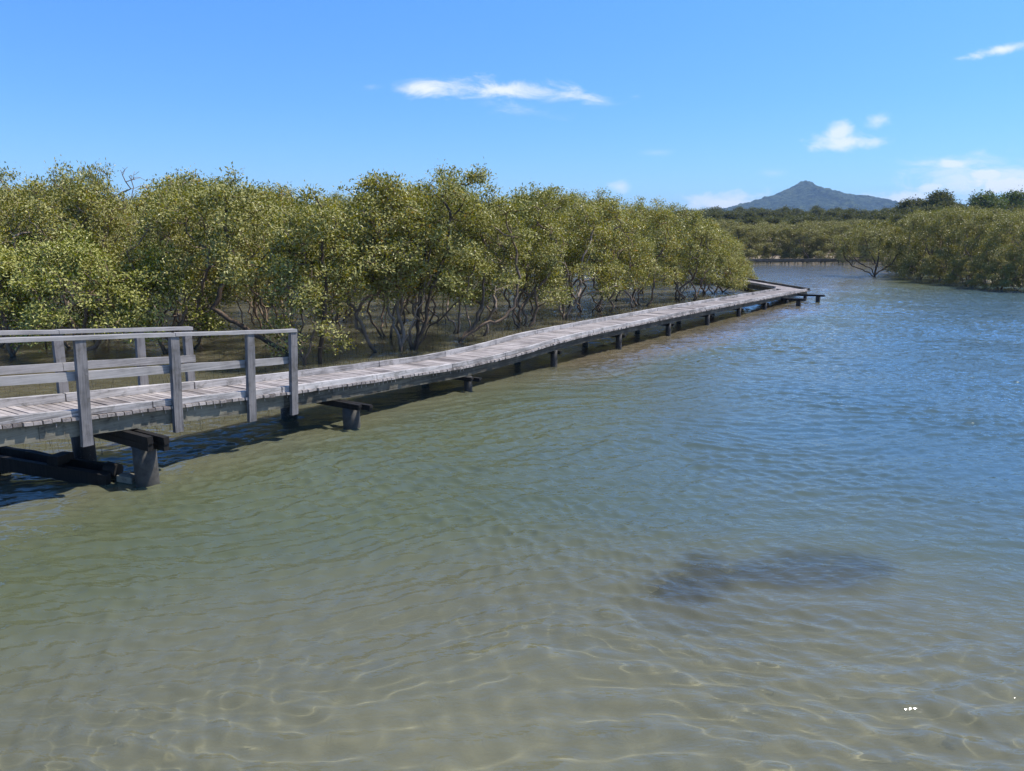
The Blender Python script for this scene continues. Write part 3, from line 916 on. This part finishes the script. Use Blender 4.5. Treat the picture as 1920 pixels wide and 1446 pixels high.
def bank(px, py, yt, label, group=BANK, base=None, wid=1.0):
    P = at(px, py, 0) if base is None else base
    i = int(rs.integers(4)); root, h0 = BK[i]
    h = float(np.clip(top_z(yt, P[1]), 2.2, 8.5)); sc = h / h0; w = max(sc, .9) * wid
    if not bused[i]:
        bused[i] = 1; t = root; t.location = (P[0], P[1], 0); t.rotation_euler = (0, 0, rs.uniform(0, 6.28)); t.scale = (w, w, sc)
    else: t = copy_tree(root, (P[0], P[1], 0), rs.uniform(0, 6.28), (w, w, sc))
    tag(t, label, 'mangrove tree', group)
for d in (66, 74, 84, 96):
    for px in range(-60, 1375, int(2400 / d) * 3):
        X = (px - 960) / F * d
        s_, u_ = deck_uv(X, d)
        if u_ < -W - 8 and not (d < 70 and px > 1330):
            yt = np.interp(px, SKY_X, SKY_Y) + rs.uniform(14, 40)
            bank(px + rs.uniform(-10, 10), 0, max(yt, 370), 'mangrove deep in the thicket behind the front row of trees', 'mangroves deep in the thicket', at_depth(px, 480, d + rs.uniform(-3, 3)), 1.05)
for px, py, yt, lb in ((1712, 514, 446, 'low mangrove bush just right of the open spreading one'),
                       (1722, 524, 402, 'mangrove on the right bank beside the low bush'),
                       (1775, 530, 390, 'tall rounded mangrove midway along the right bank'),
                       (1828, 535, 398, 'grey-twigged mangrove right of the tall rounded one on the bank'),
                       (1876, 541, 402, 'broad mangrove with leaves down to the water near the right edge'),
                       (1935, 546, 405, 'mangrove cut by the right edge of the photo'),
                       (1752, 529, 478, 'short leafy mangrove shrub at the waterline below the tall rounded one'),
                       (1903, 545, 470, 'round leafy shrub at the waterline close to the right edge'),
                       (1850, 541, 480, 'dark-footed leafy shrub on the bank left of the broad low mangrove'),
                       (1812, 536, 490, 'small leafy shrub hanging over the water on the right bank')):
    bank(px, py, yt, lb, wid=.85 if yt < 450 else .7)
for px, d, yt in ((1705, 76, 412), (1720, 72, 396), (1770, 68, 388), (1820, 66, 390), (1870, 62, 396), (1915, 60, 398), (1740, 82, 392), (1800, 78, 386), (1860, 74, 388), (1920, 70, 392), (1960, 62, 396),
                  (1700, 92, 408), (1950, 80, 392), (1600, 104, 425), (1640, 104, 418), (1700, 104, 406), (1760, 96, 396), (1830, 92, 390), (1900, 86, 392)):
    bank(px, 0, yt + 2, 'mangrove in the back rows of the right bank', 'mangroves in the back rows of the right bank', at_depth(px, 500, d), 1.0)
for px in range(1230, 1720, 24):
    d = rs.uniform(114, 120)
    bank(px + rs.uniform(-6, 6), 0, rs.uniform(418, 434), 'mangrove in the distant row behind the far boardwalk', 'mangroves behind the far boardwalk', at_depth(px, 480, d), 1.25)
for px in range(1260, 1720, 34):
    d = rs.uniform(132, 145)
    bank(px + rs.uniform(-8, 8), 0, rs.uniform(406, 424), 'mangrove in the distant row behind the far boardwalk', 'mangroves behind the far boardwalk', at_depth(px, 480, d), 1.5)

# distant boardwalk ------------------------------------------------------------------------------------
fb = empty('boardwalk', tuple(at(1450, 488, 0)))
tag(fb, 'distant low boardwalk crossing the head of the inlet in front of mangroves', 'boardwalk')
FBL = -np.array(fb.location)
e0, e1 = at_depth(1330, 486, 108), at_depth(1585, 484, 109)
e0[2] = .36; e1[2] = .42
dd = e1 - e0; Lf = np.linalg.norm(dd); dd /= Lf; oo = np.array([dd[1], -dd[0], 0])
mb = MB(); t = 0
while t < Lf:
    mb.box(e0 + dd * (t + .07) - oo * .75 + UP * (e1[2] - e0[2]) * 0, oo * .76, dd * .066, UP * .025, float(np.clip(rng.normal(.4, .15), 0, 1))); t += .145
mb.build('deck', M['plank'], fb, FBL)
for off in (0., -1.5):
    mb = MB(); mb.beam(e0 + oo * (off) + UP * .09, e1 + oo * off + UP * .09, oo, UP, .09, .12, .35, 10, .006); mb.build('kerb', M['bearer'], fb, FBL)
    mb = MB(); mb.beam(e0 + oo * (off - (.1 if off == 0 else -.1)) - UP * .14, e1 + oo * (off - (.1 if off == 0 else -.1)) - UP * .17, oo, UP, .1, .22, .3, 10, .006); mb.build('bearer', M['bearer'], fb, FBL)
t = 1.0
while t < Lf:
    for off in (-.1, -1.4):
        mb = MB(); p = e0 + dd * t + oo * off
        mb.tube([(p[0], p[1], -1), (p[0], p[1], .14)], [.09, .09], 8, .4); mb.build('pile', M['dark_timber'], fb, FBL)
    t += 2.6

# submerged weed -------------------------------------------------------------------------------------------
def weed_mat():
    m, k = material('dark_weed')
    pos = k.n('ShaderNodeNewGeometry').outputs['Position']
    p = k.n('ShaderNodeBsdfPrincipled', i_Roughness=.8)
    cover = k.n('ShaderNodeAttribute', attribute_name='cover').outputs['Fac']     # thick weed in the middle, thin tufts on sand outside
    f = k.maprange(k.math('ADD', cover, k.math('MULTIPLY', k.math('SUBTRACT', k.noise(pos, 9, 5, .7), .5), 1.6)), -1.3, .7, 0, .95, True)
    k.put(p.inputs['Base Color'], k.ramp(k.noise(pos, 7, 5, .7), [(.35, (.003, .005, .010)), (.7, (.012, .017, .022))]))
    tr = k.n('ShaderNodeBsdfTransparent'); mx = k.n('ShaderNodeMixShader', i_0=f)
    k.t.links.new(tr.outputs[0], mx.inputs[1]); k.t.links.new(p.outputs[0], mx.inputs[2])
    finish(k, mx.outputs[0]); return m
M['weed'] = weed_mat()
mb = MB(); mb.smooth = True
WX, WY = np.meshgrid(np.arange(.8, 6.6, .05), np.arange(6.6, 10.6, .05))
hh = weed_cover(WX, WY)
BZ = bed_height(WX, WY)
ZW = BZ + .012 + weed_rise(WX, WY) + rng.normal(0, .006, WX.shape)
nx = WX.shape[1]; vs = np.stack([WX, WY, ZW], -1).reshape(-1, 3)
keep = hh > -1.9
fs = []
for b in range(WX.shape[0] - 1):
    for a_ in range(nx - 1):
        if keep[b, a_] or keep[b + 1, a_ + 1] or keep[b, a_ + 1] or keep[b + 1, a_]: fs.append((b * nx + a_, b * nx + a_ + 1, (b + 1) * nx + a_ + 1, (b + 1) * nx + a_))
mb.add(vs, fs)
weed = mb.build('water_weed', M['weed'])
at_ = weed.data.attributes.new('cover', 'FLOAT', 'POINT')
if len(at_.data) == hh.size: at_.data.foreach_set('value', np.clip(hh, -1, 1).ravel().astype(np.float32))
tag(weed, 'dark patch of submerged weed under the rippled water', 'weed', None, 'stuff')

# ------------------------------------------------------------------ hills, forest and mountain
def forest_tree(name, seed, h, rad, mat, lumps, n, size, lean=(0, 0)):
    r = np.random.default_rng(seed)
    c = crown_clusters(r, n, h, rad, h * .28, lumps, lean)
    o = leaf_mesh(c, 26, r, name, M[mat], None, size, size * 1.6, .45, .22, np.array([0, 0, h * .3]), .7, .62)
    # the trunk and limbs join the same mesh: at this distance they do not show apart
    st = auto_stems(r, h, rad, 2, lean)
    mb = MB(); mb.smooth = True
    for s_ in st: mb.tube(s_, np.linspace(.28, .10, len(s_)), 5, .1)
    w_ = mb.build('trunk', M['bark_dark'], o)
    return o
FT = [forest_tree('forest_tree', 120 + i, h, rad, 'leaf_forest', 12, 230, .44) for i, (h, rad) in enumerate([(12, 4.2), (13, 3.8), (11, 4.6), (14, 4.0)])]
FH = [12, 13, 11, 14]
fused = [0] * 4
def forest(px, d, yt, label, group, wid=1.0):
    i = int(rs.integers(4)); root = FT[i]
    P = at_depth(px, 440, d); zg = float(bed_height(np.array([P[0]]), np.array([P[1]]))[0])
    h = max(5., top_z(yt, d) - zg); sc = h / FH[i]; w = max(.75, min(sc, 1.6)) * wid
    if not fused[i]:
        fused[i] = 1; t = root; t.location = (P[0], P[1], zg); t.rotation_euler = (0, 0, rs.uniform(0, 6.28)); t.scale = (w, w, sc)
    else: t = copy_tree(root, (P[0], P[1], zg), rs.uniform(0, 6.28), (w, w, sc))
    tag(t, label, 'tree', group)
for d, y0, step in ((170, 410, 24), (215, 402, 22), (270, 396, 20), (340, 393, 17)):
    for px in range(1230, 1760, step):
        yt = y0 + rs.uniform(-4, 7) + (4 if px < 1300 else 0) - (np.clip((px - 1650) / 100, 0, 1) * 8)
        forest(px + rs.uniform(-8, 8), d + rs.uniform(-12, 12), yt, 'dark tree in the low forest below the blue mountain', 'trees of the low forest below the mountain', 1.1)
HILLY = [(1640, 402), (1680, 388), (1720, 380), (1760, 372), (1800, 385), (1840, 378), (1900, 378), (2000, 378)]
for d, dy in ((135, 16), (160, 6), (190, 0)):
    for px in range(1650, 2000, 30):
        yt = np.interp(px, *zip(*HILLY)) + dy + rs.uniform(-3, 6)
        forest(px + rs.uniform(-8, 8), d + rs.uniform(-8, 8), yt, 'dark tree on the wooded rise behind the right bank', 'trees on the wooded rise', 1.0)
big = [('dark wind-swept tree with a rounded crown rising above the right bank', 1757, 362, 165, 3.3, 'leaf_forest'),
       ('bright green broad tree on the wooded rise at the right', 1838, 364, 160, 5.2, 'leaf_green'),
       ('bright green tree at the right edge of the wooded rise', 1895, 361, 165, 5.4, 'leaf_green'),
       ('brownish domed tree left of the wind-swept dark one', 1712, 377, 170, 5.0, 'leaf_forest'),
       ('green tree filling the skyline beyond the right edge', 1950, 366, 165, 5.0, 'leaf_green')]
for i, (lb, px, yt, d, rad, mt) in enumerate(big):
    P = at_depth(px, 440, d); zg = float(bed_height(np.array([P[0]]), np.array([P[1]]))[0])
    o = forest_tree('forest_tree', 150 + i, top_z(yt, d) - zg, rad, mt, 17, 430, .38)
    o.location = (P[0], P[1], zg); tag(o, lb, 'tree', 'big trees on the wooded rise')
for px in range(-60, 130, 26):
    forest(px + rs.uniform(-6, 6), 190 + rs.uniform(-15, 15), 362 + rs.uniform(-3, 6) + max(0, px - 60) * .06, 'dark tree on the skyline behind the left thicket', 'trees behind the left thicket', 1.2)

def mountain():
    D = 2600.0
    prof = [(1180, 425), (1280, 408), (1335, 396), (1373, 387), (1417, 376), (1440, 369), (1461, 361), (1475, 354), (1489, 347), (1500, 342.5), (1509, 337.5), (1520, 342), (1532, 348), (1545, 352.5), (1570, 357.5), (1592, 363.5), (1620, 367), (1651, 371), (1680, 378), (1720, 388), (1790, 402), (1900, 425)]
    Q = [at_depth(x, y, D) for x, y in prof]; X = np.array([q[0] for q in Q]); Z = np.array([q[2] for q in Q])
    r = np.random.default_rng(3)
    xs = np.arange(X[0], X[-1], 5.0); ts = np.linspace(-1, 1, 161)
    XX, TT = np.meshgrid(xs, ts)
    ridge = np.interp(XX, X, Z)
    # spurs and gullies running down from the ridge
    sp = sum(np.sin(XX * f + p + TT * q) / (1 + i) for i, (f, p, q) in enumerate([(.012, 1, 1.5), (.027, 2, -3), (.05, .4, 4), (.09, 3, -2)]))
    fall = np.abs(TT) ** .95 * (1 + .16 * sp * (np.abs(TT) > .03))
    ZZ = ridge * np.clip(1 - fall, -.2, 1)
    tree = r.normal(0, 1, XX.shape); tree = (tree + np.roll(tree, 1, 1)) * .5
    ZZ = ZZ + np.where(ZZ > 4, tree * 3.0, 0)
    YY = D + TT * 620 - np.abs(TT) * 0
    v = np.stack([XX, YY, ZZ], -1).reshape(-1, 3).astype(np.float32)
    nx, ny = len(xs), len(ts); i = np.arange((nx - 1) * (ny - 1)); rr, c = i // (nx - 1), i % (nx - 1); a = rr * nx + c
    m, k = material('mountain_forest')
    pos = k.n('ShaderNodeNewGeometry').outputs['Position']
    n = k.noise(pos, .045, 6, .75); b = k.noise(pos, .006, 3, .5)
    p = k.n('ShaderNodeBsdfPrincipled', i_Roughness=.95)
    p.inputs['Specular IOR Level'].default_value = .1
    k.put(p.inputs['Base Color'], k.ramp(k.math('ADD', k.math('MULTIPLY', n, .75), k.math('MULTIPLY', b, .25)), [(.38, (.005, .011, .006)), (.5, (.024, .040, .018)), (.62, (.075, .095, .042))]))
    k.put(p.inputs['Normal'], k.n('ShaderNodeBump', i_Height=n, i_Strength=1.0, i_Distance=14).outputs[0])
    finish(k, p.outputs[0])
    o = grid_mesh('mountain', v, np.stack([a, a + 1, a + nx + 1, a + nx], 1).astype(np.int32), m)
    tag(o, 'blue forested mountain with a pointed peak on the horizon', None, None, 'structure')
mountain()

# haze: one closed box of thin blue air
HZ = .00013
def haze():
    m, k = material('thin_haze')
    vp = k.n('ShaderNodeVolumePrincipled')
    vp.inputs['Color'].default_value = (.42, .65, 1, 1); vp.inputs['Density'].default_value = HZ
    vp.inputs['Anisotropy'].default_value = .0
    o = k.n('ShaderNodeOutputMaterial'); k.t.links.new(vp.outputs[0], o.inputs['Volume'])
    mb = MB(); mb.box((0, 2400, 107.5), (4600, 0, 0), (0, 3200, 0), (0, 0, 112.5)); h = mb.build('haze', m)
    tag(h, 'thin blue haze over the far country', None, None, 'stuff')
if HZ: haze()

# ------------------------------------------------------------------ light
SUN_EL, SUN_AZ = math.radians(59), math.atan2(.97, .19)       # azimuth measured from +Y towards +X
sd_ = Vector((math.sin(SUN_AZ) * math.cos(SUN_EL), math.cos(SUN_AZ) * math.cos(SUN_EL), math.sin(SUN_EL)))
sun = bpy.data.lights.new('sun', 'SUN'); sun.energy = 5.0; sun.angle = math.radians(.53); sun.color = (1, .95, .87)
so = bpy.data.objects.new('sun', sun); COL.objects.link(so); so.rotation_euler = sd_.to_track_quat('Z', 'Y').to_euler()

w = bpy.data.worlds.new('World'); S.world = w; w.use_nodes = True
k = N(w.node_tree)
sky = k.n('ShaderNodeTexSky', sky_type='NISHITA'); sky.sun_disc = False
sky.sun_elevation = SUN_EL; sky.sun_rotation = SUN_AZ; sky.altitude = 0
sky.air_density = 1.0; sky.dust_density = .35; sky.ozone_density = 2.6
EXPOSURE = .55
SKY_STRENGTH = .145
vec = k.n('ShaderNodeTexCoord').outputs['Generated']
sx = k.n('ShaderNodeSeparateXYZ', i_Vector=vec)
yy = k.math('MAXIMUM', sx.outputs[1], .02)
U = k.math('DIVIDE', sx.outputs[0], yy); V = k.math('DIVIDE', sx.outputs[2], yy)
cv = k.n('ShaderNodeCombineXYZ', i_0=U, i_1=V).outputs[0]
def puff(scale, sy, off, detail=7, rough=.62, dist=.4):
    return k.noise(k.mapping(cv, (scale, scale * sy, 1), (0, 0, 0), (off, off * .7, 0)), 1.0, detail, rough, dist)
nA = puff(15, 2.6, 3.1, 9, .68, .8); nB = puff(26, 1.7, 7.7, 8, .64, .4); nC = puff(11, 4, 1.2, 9, .74, 1.2)
def cloud(px, py, rx, ry, ang, noise, amp, lo, hi, op):
    r_ = ray(px, py); cu, cvv = r_[0] / r_[1], r_[2] / r_[1]
    du = k.math('SUBTRACT', U, float(cu)); dv = k.math('SUBTRACT', V, float(cvv))
    ca, sa = math.cos(ang), math.sin(ang)
    a_ = k.math('DIVIDE', k.math('ADD', k.math('MULTIPLY', du, ca), k.math('MULTIPLY', dv, sa)), rx / F)
    b_ = k.math('DIVIDE', k.math('SUBTRACT', k.math('MULTIPLY', dv, ca), k.math('MULTIPLY', du, sa)), ry / F)
    m_ = k.math('SUBTRACT', 1.0, k.math('SQRT', k.math('ADD', k.math('MULTIPLY', a_, a_), k.math('MULTIPLY', b_, b_))))
    f_ = k.math('ADD', m_, k.math('MULTIPLY', k.math('SUBTRACT', noise, .5), amp))
    return k.math('MULTIPLY', k.maprange(f_, lo, hi, 0, 1, True), op)
CL = [cloud(795, 165, 75, 22, .05, nA, 2.4, .05, 1.1, .85), cloud(950, 168, 210, 25, -.07, nA, 2.8, .05, 1.2, .8), cloud(1085, 182, 85, 18, -.12, nA, 2.6, .05, 1.2, .7), cloud(985, 208, 110, 22, -.1, nC, 2.8, .2, 1.5, .45), cloud(700, 165, 50, 12, 0, nC, 2.6, .3, 1.6, .3),
      cloud(1582, 267, 84, 20, 0, nB, 1.8, .0, .8, .75), cloud(1572, 250, 36, 24, .3, nB, 1.6, .0, .8, .72), cloud(1645, 226, 34, 18, 0, nB, 2.0, .05, 1.1, .5),
      cloud(1880, 93, 80, 12, .18, nA, 2.6, .1, 1.2, .8), cloud(1860, 335, 190, 40, .03, nA, 2.8, -.1, 1.1, .65), cloud(1790, 305, 100, 16, 0, nC, 2.6, -.1, 1.2, .55), cloud(1900, 350, 130, 24, 0, nB, 2.8, .0, .7, .85), cloud(1790, 306, 60, 14, 0, nB, 2.2, .05, .7, .75), cloud(1745, 352, 40, 12, .1, nB, 2.2, .1, .8, .7), cloud(1850, 328, 50, 14, 0, nB, 2.2, .05, .7, .8),
      cloud(1362, 386, 95, 28, .05, nB, 2.2, -.15, .9, .85), cloud(1165, 352, 30, 18, 0, nB, 2.0, .0, 1.1, .6), cloud(1690, 374, 80, 18, 0, nB, 2.2, -.1, .9, .75), cloud(1225, 287, 50, 10, 0, nA, 2.6, .2, 1.5, .2), cloud(1450, 325, 40, 10, 0, nA, 2.6, .2, 1.5, .2)]
tot = CL[0]
for c_ in CL[1:]: tot = k.math('MAXIMUM', tot, c_)
tot = k.math('MULTIPLY', tot, k.maprange(sx.outputs[1], .03, .12))
cs = 1.0 / SKY_STRENGTH / 2 ** EXPOSURE * 1.15
hs_ = k.n('ShaderNodeHueSaturation', i_Hue=.508, i_Saturation=1.32, i_Value=.90, i_Color=sky.outputs[0])
low = k.ramp(k.maprange(sx.outputs[2], 0, .45), [(0, (.38, .57, .92)), (.35, (.57, .79, 1.06)), (1, (1.12, 1.25, 1.27))])
hs_ = k.n('ShaderNodeMix', data_type='RGBA', blend_type='MULTIPLY', i_0=1.0, i_6=hs_.outputs[0], i_7=low)
col = k.mix(tot, hs_.outputs[2], (cs * .97, cs * .98, cs))
bg = k.n('ShaderNodeBackground', i_Strength=SKY_STRENGTH); k.put(bg.inputs[0], col)
k.t.links.new(bg.outputs[0], k.n('ShaderNodeOutputWorld').inputs[0])

# sunlight focused through the ripples onto the bed
water.cycles.is_caustics_caster = True
sun.cycles.is_caustics_light = True
for o in S.objects:
    if o.type == 'MESH' and o.name.split('.')[0] in ('riverbed', 'water_weed', 'pile', 'breathing_roots', 'trunk', 'stump'): o.cycles.is_caustics_receiver = True

# ------------------------------------------------------------------ camera and render settings
cam = bpy.data.cameras.new('camera'); cam.sensor_width = 36; cam.lens = 36 * F / 1920
cam.clip_start = .1; cam.clip_end = 20000
co = bpy.data.objects.new('camera', cam); COL.objects.link(co)
co.location = (0, 0, EYE); co.rotation_euler = (math.pi / 2 - PITCH, 0, 0)
S.camera = co
S.view_settings.view_transform = 'Standard'; S.view_settings.look = 'None'
S.view_settings.exposure = EXPOSURE; S.view_settings.gamma = 1
S.render.engine = 'CYCLES'
S.cycles.use_denoising = True
S.cycles.max_bounces = 8; S.cycles.transparent_max_bounces = 16; S.cycles.volume_bounces = 0
S.cycles.diffuse_bounces = 3; S.cycles.glossy_bounces = 3
S.cycles.sample_clamp_indirect = 4
